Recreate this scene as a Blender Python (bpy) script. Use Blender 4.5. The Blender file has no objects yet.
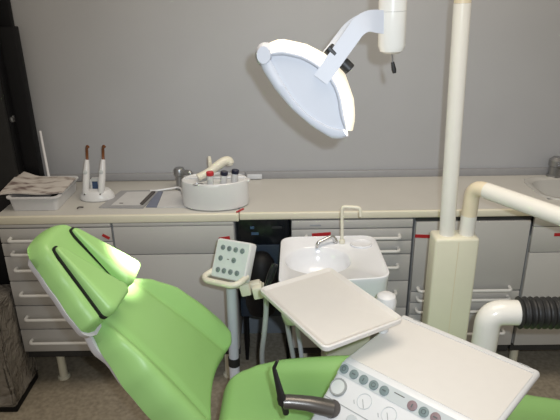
import bpy, bmesh, math, random
from mathutils import Vector, Matrix
random.seed(4)
SC = bpy.context.scene
C = SC.collection
V = Vector
rad = math.radians

# ------------------------------------------------------------------ camera measure
F = 566.0; TH = rad(22.0); ROLL = rad(0.8); H = 1.72
O = V((0, 0, H))
def ray(px, py):
    u = (px-280)/F; v = (py-210)/F
    c, s = math.cos(ROLL), math.sin(ROLL)
    x = u*c - v*s; y = u*s + v*c
    return V((x, math.cos(TH)-y*math.sin(TH), -math.sin(TH)-y*math.cos(TH)))
def at(px, py, Z=None, Y=None, X=None, plane=None):
    d = ray(px, py)
    if Z is not None: t = (Z-H)/d.z
    elif Y is not None: t = Y/d.y
    elif X is not None: t = X/d.x
    else:
        p, n = plane; t = (p-O).dot(n)/d.dot(n)
    return O + d*t

# ------------------------------------------------------------------ materials
def mat(name, col, rough=0.5, metal=0.0, spec=0.5, noise=0.0, nscale=30.0, bump=0.0, bscale=200.0,
        emit=None, estr=0.0, coat=0.0, alpha=1.0, trans=0.0):
    m = bpy.data.materials.new(name); m.use_nodes = True
    nt = m.node_tree; b = nt.nodes['Principled BSDF']
    b.inputs['Base Color'].default_value = (*col, 1)
    b.inputs['Roughness'].default_value = rough
    b.inputs['Metallic'].default_value = metal
    b.inputs['Specular IOR Level'].default_value = spec
    b.inputs['Coat Weight'].default_value = coat
    b.inputs['Alpha'].default_value = alpha
    b.inputs['Transmission Weight'].default_value = trans
    if emit:
        b.inputs['Emission Color'].default_value = (*emit, 1)
        b.inputs['Emission Strength'].default_value = estr
    if noise or bump:
        tc = nt.nodes.new('ShaderNodeTexCoord')
    if noise:
        n = nt.nodes.new('ShaderNodeTexNoise'); n.inputs['Scale'].default_value = nscale
        n.inputs['Detail'].default_value = 6
        nt.links.new(tc.outputs['Object'], n.inputs['Vector'])
        r = nt.nodes.new('ShaderNodeValToRGB')
        r.color_ramp.elements[0].position = .3; r.color_ramp.elements[1].position = .7
        r.color_ramp.elements[0].color = (*[max(0, c*(1-noise)) for c in col], 1)
        r.color_ramp.elements[1].color = (*[min(1, c*(1+noise)) for c in col], 1)
        nt.links.new(n.outputs['Fac'], r.inputs['Fac'])
        nt.links.new(r.outputs['Color'], b.inputs['Base Color'])
    if bump:
        n2 = nt.nodes.new('ShaderNodeTexNoise'); n2.inputs['Scale'].default_value = bscale
        nt.links.new(tc.outputs['Object'], n2.inputs['Vector'])
        bp = nt.nodes.new('ShaderNodeBump'); bp.inputs['Strength'].default_value = bump
        bp.inputs['Distance'].default_value = .003
        nt.links.new(n2.outputs['Fac'], bp.inputs['Height'])
        nt.links.new(bp.outputs['Normal'], b.inputs['Normal'])
    return m

def srgb(r, g, b):
    f = lambda c: (c/255/12.92) if c/255 <= .04045 else ((c/255+.055)/1.055)**2.4
    return (f(r), f(g), f(b))

M = {}
M['wall'] = mat('wall_paint', (.385, .39, .405), .55, noise=.03, nscale=3, bump=.05, bscale=60)
M['floor'] = mat('floor_vinyl', (.34, .295, .225), .65, noise=.22, nscale=55, bump=.15, bscale=160)
M['base'] = mat('skirting', (.22, .25, .28), .5, noise=.04)
M['cab'] = mat('cabinet_laminate', (.475, .465, .445), .45, noise=.02, nscale=6)
M['cabside'] = mat('cabinet_carcass', (.33, .33, .33), .5, noise=.02)
M['seam'] = mat('dark_plinth', (.03, .03, .03), .6, noise=.1)
M['handle'] = mat('handle_plastic', (.62, .62, .60), .35, noise=.02)
M['top'] = mat('worktop_laminate', (.54, .525, .485), .38, noise=.02, nscale=8)
M['topedge'] = mat('worktop_edge', (.70, .66, .53), .4, noise=.02, nscale=8)
M['trim'] = mat('trim_strip', (.30, .30, .31), .4, noise=.03)
M['trimw'] = mat('trim_light', (.6, .62, .65), .35, noise=.02)
M['black'] = mat('black_lacquer', (.004, .004, .005), .55, spec=.25, noise=.2)
M['blackd'] = mat('dark_grey_panel', (.016, .016, .016), .6, spec=.3, noise=.1)
M['rubber'] = mat('black_rubber', (.015, .015, .015), .5, noise=.15, nscale=60)
M['chrome'] = mat('chrome', (.7, .7, .7), .2, metal=1.0, noise=.02)
M['steel'] = mat('dull_metal', (.36, .36, .36), .35, metal=.9, noise=.05)
M['green'] = mat('green_upholstery', (.34, .61, .21), .38, spec=.45, noise=.03, nscale=5, bump=.04, bscale=300)
M['seamblk'] = mat('black_seam', (.004, .006, .004), .7, noise=.1)
M['shell'] = mat('white_shell', (.74, .74, .78), .3, noise=.01)
M['white'] = mat('white_plastic', (.68, .68, .68), .3, noise=.01, nscale=10)
M['cream'] = mat('cream_plastic', (.72, .69, .57), .35, noise=.02, nscale=10)
M['creamd'] = mat('cream_column', (.72, .69, .55), .4, noise=.02, nscale=10)
M['pipe'] = mat('cream_enamel', (.78, .76, .70), .25, noise=.01, coat=.2)
M['pipeb'] = mat('beige_elbow', (.73, .64, .47), .35, noise=.02)
M['porcelain'] = mat('porcelain', (.78, .79, .82), .15, noise=.01, coat=.4)
M['tray'] = mat('tray_white', (.70, .67, .63), .35, noise=.01)
M['panel'] = mat('panel_white', (.76, .77, .76), .35, noise=.01)
M['strip'] = mat('grey_strip', (.50, .53, .53), .4, noise=.02)
M['btn'] = mat('button_grey_green', (.17, .22, .22), .5, noise=.08, nscale=200)
M['btnr'] = mat('button_mauve', (.24, .17, .18), .5, noise=.08, nscale=200)
M['symb'] = mat('button_symbol', (.09, .11, .11), .5, noise=.05)
M['ring'] = mat('gauge_ring', (.33, .34, .33), .4, noise=.05)
M['face'] = mat('gauge_face', (.62, .64, .62), .35, noise=.03)
M['mark'] = mat('dark_mark', (.08, .07, .065), .5, noise=.1)
M['red'] = mat('red_tape', (.42, .015, .02), .45, noise=.06)
M['navy'] = mat('navy_cap', (.012, .014, .04), .35, noise=.08)
M['redcap'] = mat('red_cap', (.55, .03, .04), .35, noise=.05)
M['vial'] = mat('clear_vial', (.55, .55, .56), .2, noise=.02)
M['paper'] = mat('paper', (.56, .56, .56), .6, noise=.04, nscale=20)
M['folder'] = mat('grey_folder', (.33, .33, .34), .5, noise=.04)
M['bluegrey'] = mat('blue_grey_card', (.17, .19, .26), .5, noise=.04)
M['orange'] = mat('orange_guide', (.17, .06, .02), .25, noise=.1)
M['screen'] = mat('blue_screen', (.03, .06, .13), .2, noise=.1)
M['tub'] = mat('tub_plastic', (.66, .66, .67), .35, noise=.02)
M['gun'] = mat('gunmetal', (.13, .12, .11), .3, metal=.6, noise=.06)
M['appl'] = mat('appliance_black', (.008, .010, .013), .2, noise=.2)
M['appldoor'] = mat('appliance_blue_door', (.022, .035, .055), .35, noise=.1)
M['bluebit'] = mat('blue_detail', (.06, .11, .2), .3, noise=.1)
M['glow'] = mat('lit_reflector', (.85, .80, .70), .3, emit=(1, .86, .62), estr=.65, noise=.01)
M['bulb'] = mat('lamp_bulb', (1, .95, .85), .3, emit=(1, .93, .8), estr=9)
M['lampw'] = mat('lamp_white', (.56, .58, .63), .5, spec=.25, noise=.01)
M['hose'] = mat('grey_hose', (.44, .46, .46), .4, noise=.03)
M['drain'] = mat('dark_drain', (.03, .03, .03), .4, noise=.05)

# newspaper: printed columns and picture blocks as a pattern of the sheet itself
def newspaper():
    m = bpy.data.materials.new('newspaper'); m.use_nodes = True
    nt = m.node_tree; b = nt.nodes['Principled BSDF']; b.inputs['Roughness'].default_value = .7
    tc = nt.nodes.new('ShaderNodeTexCoord')
    n = nt.nodes.new('ShaderNodeTexNoise'); n.inputs['Scale'].default_value = 13; n.inputs['Detail'].default_value = 3
    mp = nt.nodes.new('ShaderNodeMapping'); mp.inputs['Scale'].default_value = (1, 2.2, 1)
    nt.links.new(tc.outputs['Object'], mp.inputs['Vector']); nt.links.new(mp.outputs['Vector'], n.inputs['Vector'])
    r = nt.nodes.new('ShaderNodeValToRGB')
    e = r.color_ramp.elements
    e[0].position = .35; e[0].color = (.20, .15, .14, 1)
    e[1].position = .55; e[1].color = (.62, .58, .54, 1)
    k = e.new(.45); k.color = (.50, .45, .41, 1)
    nt.links.new(n.outputs['Fac'], r.inputs['Fac']); nt.links.new(r.outputs['Color'], b.inputs['Base Color'])
    return m
M['news'] = newspaper()

def film():      # clear wrapping film: dull see-through brown-grey with crinkled bump
    m = mat('wrapping_film', (.34, .31, .27), .22, spec=.6, alpha=.72)
    nt = m.node_tree; b = nt.nodes['Principled BSDF']
    tc = nt.nodes.new('ShaderNodeTexCoord')
    n = nt.nodes.new('ShaderNodeTexNoise'); n.inputs['Scale'].default_value = 16; n.inputs['Detail'].default_value = 5
    n.inputs['Distortion'].default_value = 1.5
    nt.links.new(tc.outputs['Object'], n.inputs['Vector'])
    bp = nt.nodes.new('ShaderNodeBump'); bp.inputs['Strength'].default_value = .9; bp.inputs['Distance'].default_value = .03
    nt.links.new(n.outputs['Fac'], bp.inputs['Height']); nt.links.new(bp.outputs['Normal'], b.inputs['Normal'])
    return m
M['film'] = film()

# ------------------------------------------------------------------ mesh helpers
def box(bm, x0, x1, y0, y1, z0, z1, bev=0.0, seg=2, mtx=None):
    r = bmesh.ops.create_cube(bm, size=1.0)
    vs = r['verts']
    for v in vs:
        v.co = V((x0+(v.co.x+.5)*(x1-x0), y0+(v.co.y+.5)*(y1-y0), z0+(v.co.z+.5)*(z1-z0)))
    if bev:
        es = list({e for v in vs for e in v.link_edges})
        rr = bmesh.ops.bevel(bm, geom=es, offset=bev, segments=seg, profile=.5, affect='EDGES')
        vs = rr['verts']
    if mtx is not None:
        for v in vs: v.co = mtx @ v.co
    return vs

def frame(o, ux, uy):
    ux = V(ux).normalized(); uz = ux.cross(V(uy)).normalized(); uy = uz.cross(ux)
    m = Matrix((ux, uy, uz)).transposed().to_4x4(); m.translation = V(o)
    return m

def ring_loft(bm, rings, cap0=True, cap1=True, closed=True):
    R = [[bm.verts.new(p) for p in r] for r in rings]
    n = len(R[0])
    for a, b in zip(R, R[1:]):
        for i in range(n if closed else n-1):
            j = (i+1) % n
            try: bm.faces.new((a[i], a[j], b[j], b[i]))
            except ValueError: pass
    if cap0: bm.faces.new(list(reversed(R[0])))
    if cap1: bm.faces.new(R[-1])
    return R

def tube(bm, pts, r, seg=16, cap=True, flat=1.0):
    pts = [V(p) for p in pts]
    rs = r if isinstance(r, (list, tuple)) else [r]*len(pts)
    t0 = (pts[1]-pts[0]).normalized()
    a = V((0, 0, 1)) if abs(t0.z) < .9 else V((1, 0, 0))
    nrm = (a - t0*a.dot(t0)).normalized()
    rings = []
    for i, p in enumerate(pts):
        if i == 0: t = pts[1]-pts[0]
        elif i == len(pts)-1: t = pts[-1]-pts[-2]
        else: t = (pts[i+1]-p).normalized() + (p-pts[i-1]).normalized()
        t.normalize()
        nrm = (nrm - t*nrm.dot(t)).normalized(); bn = t.cross(nrm)
        rings.append([p + (nrm*math.cos(2*math.pi*k/seg)*flat + bn*math.sin(2*math.pi*k/seg))*rs[i] for k in range(seg)])
    ring_loft(bm, rings, cap, cap)

def bend(pts, rad_, n=8):
    """polyline with rounded corners"""
    pts = [V(p) for p in pts]; out = [pts[0]]
    for a, b, c in zip(pts, pts[1:], pts[2:]):
        d1 = (a-b); d2 = (c-b); r = min(rad_, d1.length*.49, d2.length*.49)
        p = b + d1.normalized()*r; q = b + d2.normalized()*r
        for k in range(n+1):
            t = k/n; out.append(p*(1-t)**2 + b*2*t*(1-t) + q*t*t)
    out.append(pts[-1]); return out

def smoothpath(pts, n=6):
    pts = [V(p) for p in pts]; P = [pts[0]]+pts+[pts[-1]]; out = []
    for i in range(1, len(P)-2):
        for k in range(n):
            t = k/n
            a, b, c, d = P[i-1], P[i], P[i+1], P[i+2]
            out.append(.5*((2*b)+(c-a)*t+(2*a-5*b+4*c-d)*t*t+(3*b-a-3*c+d)*t**3))
    out.append(pts[-1]); return out

def lathe(bm, o, axis, prof, seg=32, cap0=True, cap1=True, sx=1.0, sy=1.0, ux=None):
    axis = V(axis).normalized()
    u = V(ux) if ux is not None else (V((1, 0, 0)) if abs(axis.x) < .9 else V((0, 1, 0)))
    u = (u-axis*u.dot(axis)).normalized(); w = axis.cross(u)
    rings = [[V(o)+axis*z + (u*math.cos(2*math.pi*k/seg)*sx + w*math.sin(2*math.pi*k/seg)*sy)*r for k in range(seg)] for r, z in prof]
    ring_loft(bm, rings, cap0, cap1)

def prism(bm, poly, h, mtx, bev=0.0, seg=2, z0=0.0):
    b2 = bmesh.new()
    lo = [b2.verts.new((x, y, z0)) for x, y in poly]; hi = [b2.verts.new((x, y, z0+h)) for x, y in poly]
    n = len(poly)
    b2.faces.new(list(reversed(lo))); b2.faces.new(hi)
    for i in range(n): b2.faces.new((lo[i], lo[(i+1) % n], hi[(i+1) % n], hi[i]))
    bmesh.ops.recalc_face_normals(b2, faces=b2.faces[:])
    if bev: bmesh.ops.bevel(b2, geom=[e for e in b2.edges if len(e.link_faces) == 2 and e.calc_face_angle(0) > .6], offset=bev, segments=seg, profile=.5, affect='EDGES')
    b2.transform(mtx)
    me = bpy.data.meshes.new('tmp'); b2.to_mesh(me); b2.free(); bm.from_mesh(me); bpy.data.meshes.remove(me)

def rrect(x0, x1, y0, y1, r, n=6):
    out = []
    for cx, cy, a0 in ((x1-r, y1-r, 0), (x0+r, y1-r, 90), (x0+r, y0+r, 180), (x1-r, y0+r, 270)):
        for k in range(n+1):
            a = rad(a0+90*k/n); out.append((cx+r*math.cos(a), cy+r*math.sin(a)))
    return out

def roundpoly(pts, r, n=5):
    out = []
    N = len(pts)
    rs = r if isinstance(r, (list, tuple)) else [r]*N
    for i in range(N):
        a = V(pts[i-1]).to_2d(); b = V(pts[i]).to_2d(); c = V(pts[(i+1) % N]).to_2d()
        d1 = a-b; d2 = c-b; rr = min(rs[i], d1.length*.48, d2.length*.48)
        p = b+d1.normalized()*rr; q = b+d2.normalized()*rr
        for k in range(n+1):
            t = k/n; s = p*(1-t)**2 + b*2*t*(1-t) + q*t*t; out.append((s.x, s.y))
    return out

# ------------------------------------------------------------------ object helpers
def worldloc(o):
    l = V((0, 0, 0))
    while o is not None: l += o.location; o = o.parent
    return l

def obj(name, bm, m, parent=None, sharp=38, loc=None):
    """bm is in world coordinates"""
    bmesh.ops.remove_doubles(bm, verts=bm.verts[:], dist=1e-6)
    bmesh.ops.recalc_face_normals(bm, faces=bm.faces[:])
    for f in bm.faces: f.smooth = True
    for e in bm.edges:
        if len(e.link_faces) == 2: e.smooth = e.calc_face_angle(0) < rad(sharp)
    if parent is not None: off = worldloc(parent)
    elif loc is not None: off = V(loc)
    else:
        xs = [v.co for v in bm.verts]
        off = V(((min(p.x for p in xs)+max(p.x for p in xs))/2, (min(p.y for p in xs)+max(p.y for p in xs))/2, min(p.z for p in xs)))
    for v in bm.verts: v.co -= off
    me = bpy.data.meshes.new(name); bm.to_mesh(me); bm.free()
    me.materials.append(M[m] if isinstance(m, str) else m)
    o = bpy.data.objects.new(name, me); C.objects.link(o)
    if parent is not None: o.parent = parent
    else: o.location = off
    return o

def thing(name, label, cat, loc, group=None):
    o = bpy.data.objects.new(name, None); C.objects.link(o); o.location = V(loc); o.empty_display_size = .05
    return tag(o, label, cat, group)
def tag(o, label, cat, group=None):
    o['label'] = label; o['category'] = cat
    if group: o['group'] = group
    return o
def struct(name, bm, m):
    o = obj(name, bm, m); o['kind'] = 'structure'; return o
def B(): return bmesh.new()
def bx(*a, **k):
    bm = B(); box(bm, *a, **k); return bm

# ================================================================== ROOM
WY = 2.535
struct('floor', bx(-3, 3.2, -1.2, WY, -.05, 0), 'floor')
struct('wall_back', bx(-3, 3.2, WY, WY+.1, -.05, 2.7), 'wall')
struct('baseboard_back', bx(-1.12, 1.6, WY-.012, WY, 0, .11, bev=.003), 'base')
struct('trim_1', bx(-1.09, -.16, WY-.02, WY, .861, .895, bev=.004), 'trim')
bm = B(); box(bm, -.159, 1.6, WY-.02, WY, .861, .895, bev=.004); 
struct('trim_2', bm, 'trim')

# ================================================================== WORKTOPS
CF = 2.112          # cabinet front plane
def worktop(name, label, x0, x1, z0, z1, hole=None):
    t = thing(name, label, 'worktop', ((x0+x1)/2, 2.3, z0))
    bm = B()
    if hole is None: box(bm, x0, x1, 2.108, WY-.001, z0, z1, bev=.002)
    else:
        hx0, hx1, hy0, hy1 = hole
        for a in ((x0, hx0, 2.108, WY-.001), (hx1, x1, 2.108, WY-.001), (hx0, hx1, 2.108, hy0), (hx0, hx1, hy1, WY-.001)):
            box(bm, *a, z0, z1)
    obj('top', bm, 'top', t)
    obj('front_edge', bx(x0, x1, 2.092, 2.108, z0-.002, z1+.001, bev=.005, seg=3), 'topedge', t)
    return t
worktop('worktop', 'cream-edged worktop carrying the curing lights and papers, left of the dark gap', -1.144, -.165, .828, .86)
SKX0, SKX1, SKY0, SKY1 = 1.12, 1.55, 2.20, 2.46
worktop('worktop', 'cream-edged worktop running from above the dark gap past the posts to the sink', -.163, 1.75, .834, .862, hole=(SKX0, SKX1, SKY0, SKY1))

# ================================================================== CABINETS
def bar_handle(x0, x1, z, parent):
    bm = B(); y = CF-.02
    yy = y-.026
    pts = bend([(x0, y+.004, z), (x0, yy, z-.002), (x1, yy, z-.002), (x1, y+.004, z)], .014, 5)
    tube(bm, pts, .0072, 10)
    return obj('handle', bm, 'handle', parent)
def front(kind, x0, x1, z0, z1, parent, m='cab'):
    return obj(kind, bx(x0, x1, CF-.018, CF, z0, z1, bev=.0025), m, parent)
def sticker(x0, x1, z0, z1, parent, rot=0.0):
    cx, cz = (x0+x1)/2, (z0+z1)/2
    mt = Matrix.Translation((cx, CF-.0186, cz)) @ Matrix.Rotation(rot, 4, 'Y')
    return obj('sticker', bx((x0-x1)/2, (x1-x0)/2, -.0006, .0006, (z0-z1)/2, (z1-z0)/2, mtx=mt), 'red', parent)
def cabinet(name, label, x0, x1, legs=(), ctop=.826):
    t = thing(name, label, 'cabinet', ((x0+x1)/2, 2.3, 0))
    obj('carcass', bx(x0, x1, CF+.0005, WY-.03, .21, ctop, bev=.002), 'cabside', t)
    obj('plinth', bx(x0, x1, CF+.01, CF+.03, .165, .2095), 'seam', t)
    for lx in legs:
        for ly in (2.19, 2.46):
            bm = B(); lathe(bm, (lx, ly, 0), (0, 0, 1), [(.028, 0), (.028, .008), (.019, .012), (.018, .209)], 16)
            obj('leg', bm, 'creamd', t)
    return t
G = .0022
# -- six-drawer cabinet, far left
x0, x1 = -1.140, -.682
t = cabinet('drawer_cabinet', 'six-drawer grey cabinet behind the headrest at the left end of the row', x0, x1, (-1.03, -.74))
front('rail', x0+G, x1-G, .811, .8255, t)
zs = [.809, .744, .684, .568, .448, .329, .212]
dr = []
for a, b in zip(zs, zs[1:]):
    d = front('drawer', x0+G, x1-G, b+G, a-G, t); dr.append(d)
    hz = b+ (a-b)*(.34 if a-b < .08 else .55)
    bar_handle(x0+.045, x1-.10, hz, d)
sticker(-.724, -.692, .762, .774, dr[0], rad(32))
# -- wide door cabinet
x0, x1 = -.678, -.186
t = cabinet('door_cabinet', 'plain grey cabinet with one drawer over a tall door, behind the chair backrest', x0, x1, (-.62, -.25))
front('rail', x0+G, x1-G, .811, .8255, t)
d = front('drawer', x0+G, x1-G, .686, .809, t)
sticker(-.25, -.205, .742, .76, d, rad(-8))
front('door', x0+G, x1-G, .212, .682, t)
# -- spittoon drawer cabinet
x0, x1 = .045, .538
t = cabinet('drawer_cabinet', 'grey drawer cabinet behind the white spittoon bowl', x0, x1, (.10, .48))
front('rail', x0+G, x1-G, .790, .8255, t)
M['lblgrey'] = mat('grey_label', (.30, .32, .34), .4, noise=.05)
obj('label_plate', bx(.12, .165, CF-.0188, CF-.018, .802, .808), 'lblgrey', t)
zs = [.788, .732, .670, .545, .415, .212]
for i, (a, b) in enumerate(zip(zs, zs[1:])):
    d = front('drawer', x0+G, x1-G, b+G, a-G, t)
    hz = b+(a-b)*(.45 if a-b < .08 else .62)
    bar_handle(x0+.06, x1-.055, hz, d)
    if i == 0: sticker(.128, .205, .757, .772, d, rad(-4))
# -- cabinet behind the post
x0, x1 = .548, 1.015
t = cabinet('flap_cabinet', 'grey cabinet with a deep front and low drawers, behind the twin posts', x0, x1, (.60, .96))
obj('gap_strip', bx(x0, x1, CF-.010, CF, .815, .8255), 'seam', t)
d = front('door', x0+G, x1-G, .494, .812, t)
bar_handle(x0+.03, x1-.05, .509, d)
sticker(.548, .64, .742, .757, d, rad(3))
zs = [.490, .437, .378, .212]
for a, b in zip(zs, zs[1:]):
    d = front('drawer', x0+G, x1-G, b+G, a-G, t)
    bar_handle(x0+.03, x1-.05, b+(a-b)*.5, d)
# -- far right cabinet
x0, x1 = 1.025, 1.75
t = cabinet('sink_cabinet', 'grey cabinet under the sink at the right end', x0, x1, (1.08, 1.6), .735)
front('rail', x0+G, x1-G, .785, .8255, t)
d = front('drawer', x0+G, x1-G, .670, .783, t)
sticker(1.115, 1.165, .742, .756, d)
front('door', x0+G, (x0+x1)/2+.1, .212, .667, t); front('door', (x0+x1)/2+.104, x1-G, .212, .667, t)

# ================================================================== NICHE
t = thing('built_in_appliance', 'dark built-in appliance with blue lower panel under the worktop gap', 'appliance', (-.07, 2.3, .3))
obj('body', bx(-.182, .040, 2.16, 2.5, .34, .828, bev=.004), 'appl', t)
obj('control_panel', bx(-.178, .036, 2.142, 2.1598, .70, .826, bev=.004), 'appl', t)
obj('lower_panel', bx(-.178, .036, 2.148, 2.1598, .344, .695, bev=.004), 'appldoor', t)
bm = B(); box(bm, -.125, -.108, 2.139, 2.1425, .772, .784, bev=.001); box(bm, -.12, -.09, 2.1405, 2.142, .745, .757)
obj('indicator', bm, 'bluebit', t)
obj('display', bx(-.035, .008, 2.1395, 2.142, .772, .783, bev=.001), 'seam', t)
# side supports that carry the appliance
for xx in (-.178, .022): obj('leg_frame', bx(xx, xx+.014, 2.3, 2.46, 0, .3395), 'black', t)
# black rounded canister hung on the appliance front
bm = B()
lathe(bm, (-.082, 2.078, .40), (0, 0, 1), [(.004, 0), (.03, .004), (.055, .02), (.067, .06), (.069, .13), (.066, .20), (.055, .255), (.035, .285), (.004, .296)], 28)
tag(obj('canister', bm, 'black'), 'black rounded canister hanging in front of the dark appliance', 'canister')

# ================================================================== FAR LEFT
t = thing('tall_cabinet', 'tall black cabinet with a dark grey front at the left edge', 'cabinet', (-1.4, 2.36, 0))
obj('body', bx(-1.75, -1.147, 2.385, 2.44, 0, 2.05, bev=.004), 'black', t)
obj('door', bx(-1.75, -1.150, 2.357, 2.3845, .02, 2.04, bev=.004), 'blackd', t)
for z in (1.655, 1.185):
    bm = B(); p = V((-1.146, 2.402, z))
    lathe(bm, p, (1, 0, 0), [(.012, -.002), (.012, .004), (.006, .007)], 14)
    box(bm, -1.148, -1.142, 2.412, 2.427, z-.014, z+.014, bev=.002)
    obj('hinge', bm, 'steel', t)
cu = thing('cupboard', 'shorter black cupboard against the wall behind the tall black cabinet, on the worktop end', 'cupboard', (-1.4, 2.49, .8615))
obj('body', bx(-1.70, -1.086, 2.445, 2.497, .8615, 1.56, bev=.004), 'black', cu)
obj('back_post', bx(-1.70, -1.115, 2.4975, 2.53, .8615, 2.05, bev=.003), 'black', cu)
bm = B(); a = at(40, 131, Y=2.50); b = at(51, 188, Y=2.40)
tube(bm, [a, b], .006, 10)
tag(obj('pale_rod', bm, 'tub'), 'thin pale rod leaning up from the white tub against the black cupboard', 'rod')
# film-wrapped box
t = thing('wrapped_box', 'dark box wrapped in clear crinkled film on the floor at the left edge', 'box', (-1.35, 2.07, 0))
obj('base', bx(-1.6, -1.15, 1.955, 2.19, 0, .035, bev=.006), 'black', t)
obj('carton', bx(-1.6, -1.162, 1.965, 2.185, .035, .485, bev=.01), 'blackd', t)
bm = B(); box(bm, -1.6, -1.15, 1.95, 2.2, .03, .50, bev=.015, seg=3)
bmesh.ops.subdivide_edges(bm, edges=bm.edges[:], cuts=5, use_grid_fill=True)
for v in bm.verts:
    v.co += V((random.uniform(-.004, .004), random.uniform(-.004, .004), random.uniform(-.004, .004)))
obj('film', bm, 'film', t, sharp=70)

# ================================================================== ON THE LEFT WORKTOP
WT = .861
# tub
c1 = at(15, 209, Z=WT); c2 = at(66, 209, Z=WT); c3 = at(84, 193, Z=WT)
tx0, tx1, ty0, ty1 = -1.105, -.905, 2.15, 2.41
t = thing('plastic_tub', 'open white plastic tub holding papers at the left end of the worktop', 'tub', ((tx0+tx1)/2, 2.28, WT))
bm = B()
def tubring(o, z, r): return [V((x, y, z)) for x, y in rrect(tx0-o, tx1+o, ty0-o, ty1+o, r)]
ring_loft(bm, [tubring(-.008, WT, .015), tubring(0, WT+.055, .02), tubring(.010, WT+.056, .03), tubring(.010, WT+.061, .03),
               tubring(-.004, WT+.061, .02), tubring(-.011, WT+.004, .014)], True, True)
obj('tub', bm, 'tub', t)
bm = B(); box(bm, -.95, -.92, 2.19, 2.36, WT+.006, WT+.05, bev=.004)
tag(obj('dark_folder', bm, 'blackd'), 'dark folder standing in the white tub beneath the newspaper', 'folder')
# newspaper lies over the tub
bm = B()
P = [(0, 208-13), (60, 191), (76, 178), (17, 174)]
nx, ny = 14, 10
g = []
A_, B_, C_, D_ = [at(x, y, Z=.926) for x, y in ((-1, 195), (63, 193.5), (76, 179.5), (21, 175))]
for j in range(ny+1):
    row = []
    for i in range(nx+1):
        u, v = i/nx, j/ny
        p = A_*(1-u)*(1-v)+B_*u*(1-v)+C_*u*v+D_*(1-u)*v
        p = p + V((0, 0, .010*max(0, 1-abs(u-.08)/.22)*v + .004*math.sin(u*7+v*2)))
        row.append(p)
    g.append(row)
up = [[bm.verts.new(p+V((0, 0, .006))) for p in r] for r in g]; lo = [[bm.verts.new(p) for p in r] for r in g]
for j in range(ny):
    for i in range(nx):
        bm.faces.new((up[j][i], up[j][i+1], up[j+1][i+1], up[j+1][i])); bm.faces.new((lo[j][i], lo[j+1][i], lo[j+1][i+1], lo[j][i+1]))
for i in range(nx):
    bm.faces.new((up[0][i], lo[0][i], lo[0][i+1], up[0][i+1])); bm.faces.new((up[ny][i], up[ny][i+1], lo[ny][i+1], lo[ny][i]))
for j in range(ny):
    bm.faces.new((up[j][0], up[j+1][0], lo[j+1][0], lo[j][0])); bm.faces.new((up[j][nx], lo[j][nx], lo[j+1][nx], up[j+1][nx]))
tag(obj('newspaper', bm, 'news'), 'folded newspaper laid across the top of the white tub', 'newspaper')

# curing light charging station
sc = at(97, 199, Z=WT); sc = V((sc.x, sc.y+.012, WT))
t = thing('charging_station', 'white charging base with small blue screen on the left worktop', 'charger', sc)
bm = B()
lathe(bm, sc, (0, 0, 1), [(.070, 0), (.074, .004), (.070, .022), (.054, .040), (.02, .046)], 32, sy=.72)
box(bm, sc.x-.028, sc.x+.026, sc.y-.006, sc.y+.04, WT+.02, WT+.085, bev=.01, seg=3)
obj('base', bm, 'white', t)
mt = frame((sc.x-.001, sc.y-.0075, WT+.061), (1, 0, 0), (0, .15, 1))
obj('screen', bx(-.012, .012, -.017, .017, -.001, .001, mtx=mt), 'screen', t)
bm = B(); mt2 = frame((sc.x, sc.y-.007, WT+.088), (1, 0, 0), (0, .1, 1))
box(bm, -.014, .014, -.009, .004, -.001, .002, mtx=mt2); obj('keypad', bm, 'hose', t)
bm = B()
tube(bm, smoothpath([(sc.x-.035, sc.y+.055, WT+.07), (sc.x-.05, sc.y+.05, WT+.055), (sc.x-.056, sc.y+.02, WT+.03), (sc.x-.06, sc.y-.01, WT+.006), (sc.x-.05, sc.y-.02, WT+.005)]), .0035, 8)
obj('power_cord', bm, 'rubber', t)
def curing(px0, px1, label):
    base = V((px0, sc.y-.028, WT+.028))
    t = thing('curing_light', label, 'curing light', base, 'curing lights in the charging base')
    top = base + V((px1-px0, .038, .142))
    d = (top-base).normalized()
    bm = B(); tube(bm, [base, base+d*.008, base+d*.07, base+d*.12, top], [.011, .0135, .0145, .0120, .009], 16)
    obj('handle', bm, 'white', t)
    bm = B(); e = base+d*.098; lathe(bm, e+V((-.002, -.012, 0)), (0, -1, .2), [(.009, -.004), (.009, .003), (.007, .004)], 16)
    obj('button', bm, 'strip', t)
    bm = B(); q = top+V((0, 0, -.006))
    tube(bm, smoothpath([q, q+V((.001, .006, .026)), q+V((.005, .003, .054)), q+V((.012, -.008, .066)), q+V((.018, -.016, .065))]), .0062, 12)
    obj('light_guide', bm, 'orange', t)
    bm = B(); lathe(bm, base+V((0, -.012, .004)), (0, -1, 0), [(.003, -.003), (.003, .002)], 8); obj('foot_pin', bm, 'mark', t)
curing(sc.x-.040, sc.x-.026, 'left one of two white curing lights with amber tips in the charging base')
curing(sc.x+.026, sc.x+.042, 'right one of two white curing lights with amber tips in the charging base')
# black clip on the worktop
a = at(80, 208.5, Z=WT)
bm = B(); tube(bm, smoothpath([a+V((-.008, -.008, .003)), a+V((-.004, .0, .006)), a+V((.012, .008, .003))]), .0028, 8)
tag(obj('small_clip', bm, 'mark'), 'tiny black clip lying on the worktop in front of the charging base', 'clip')
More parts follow.
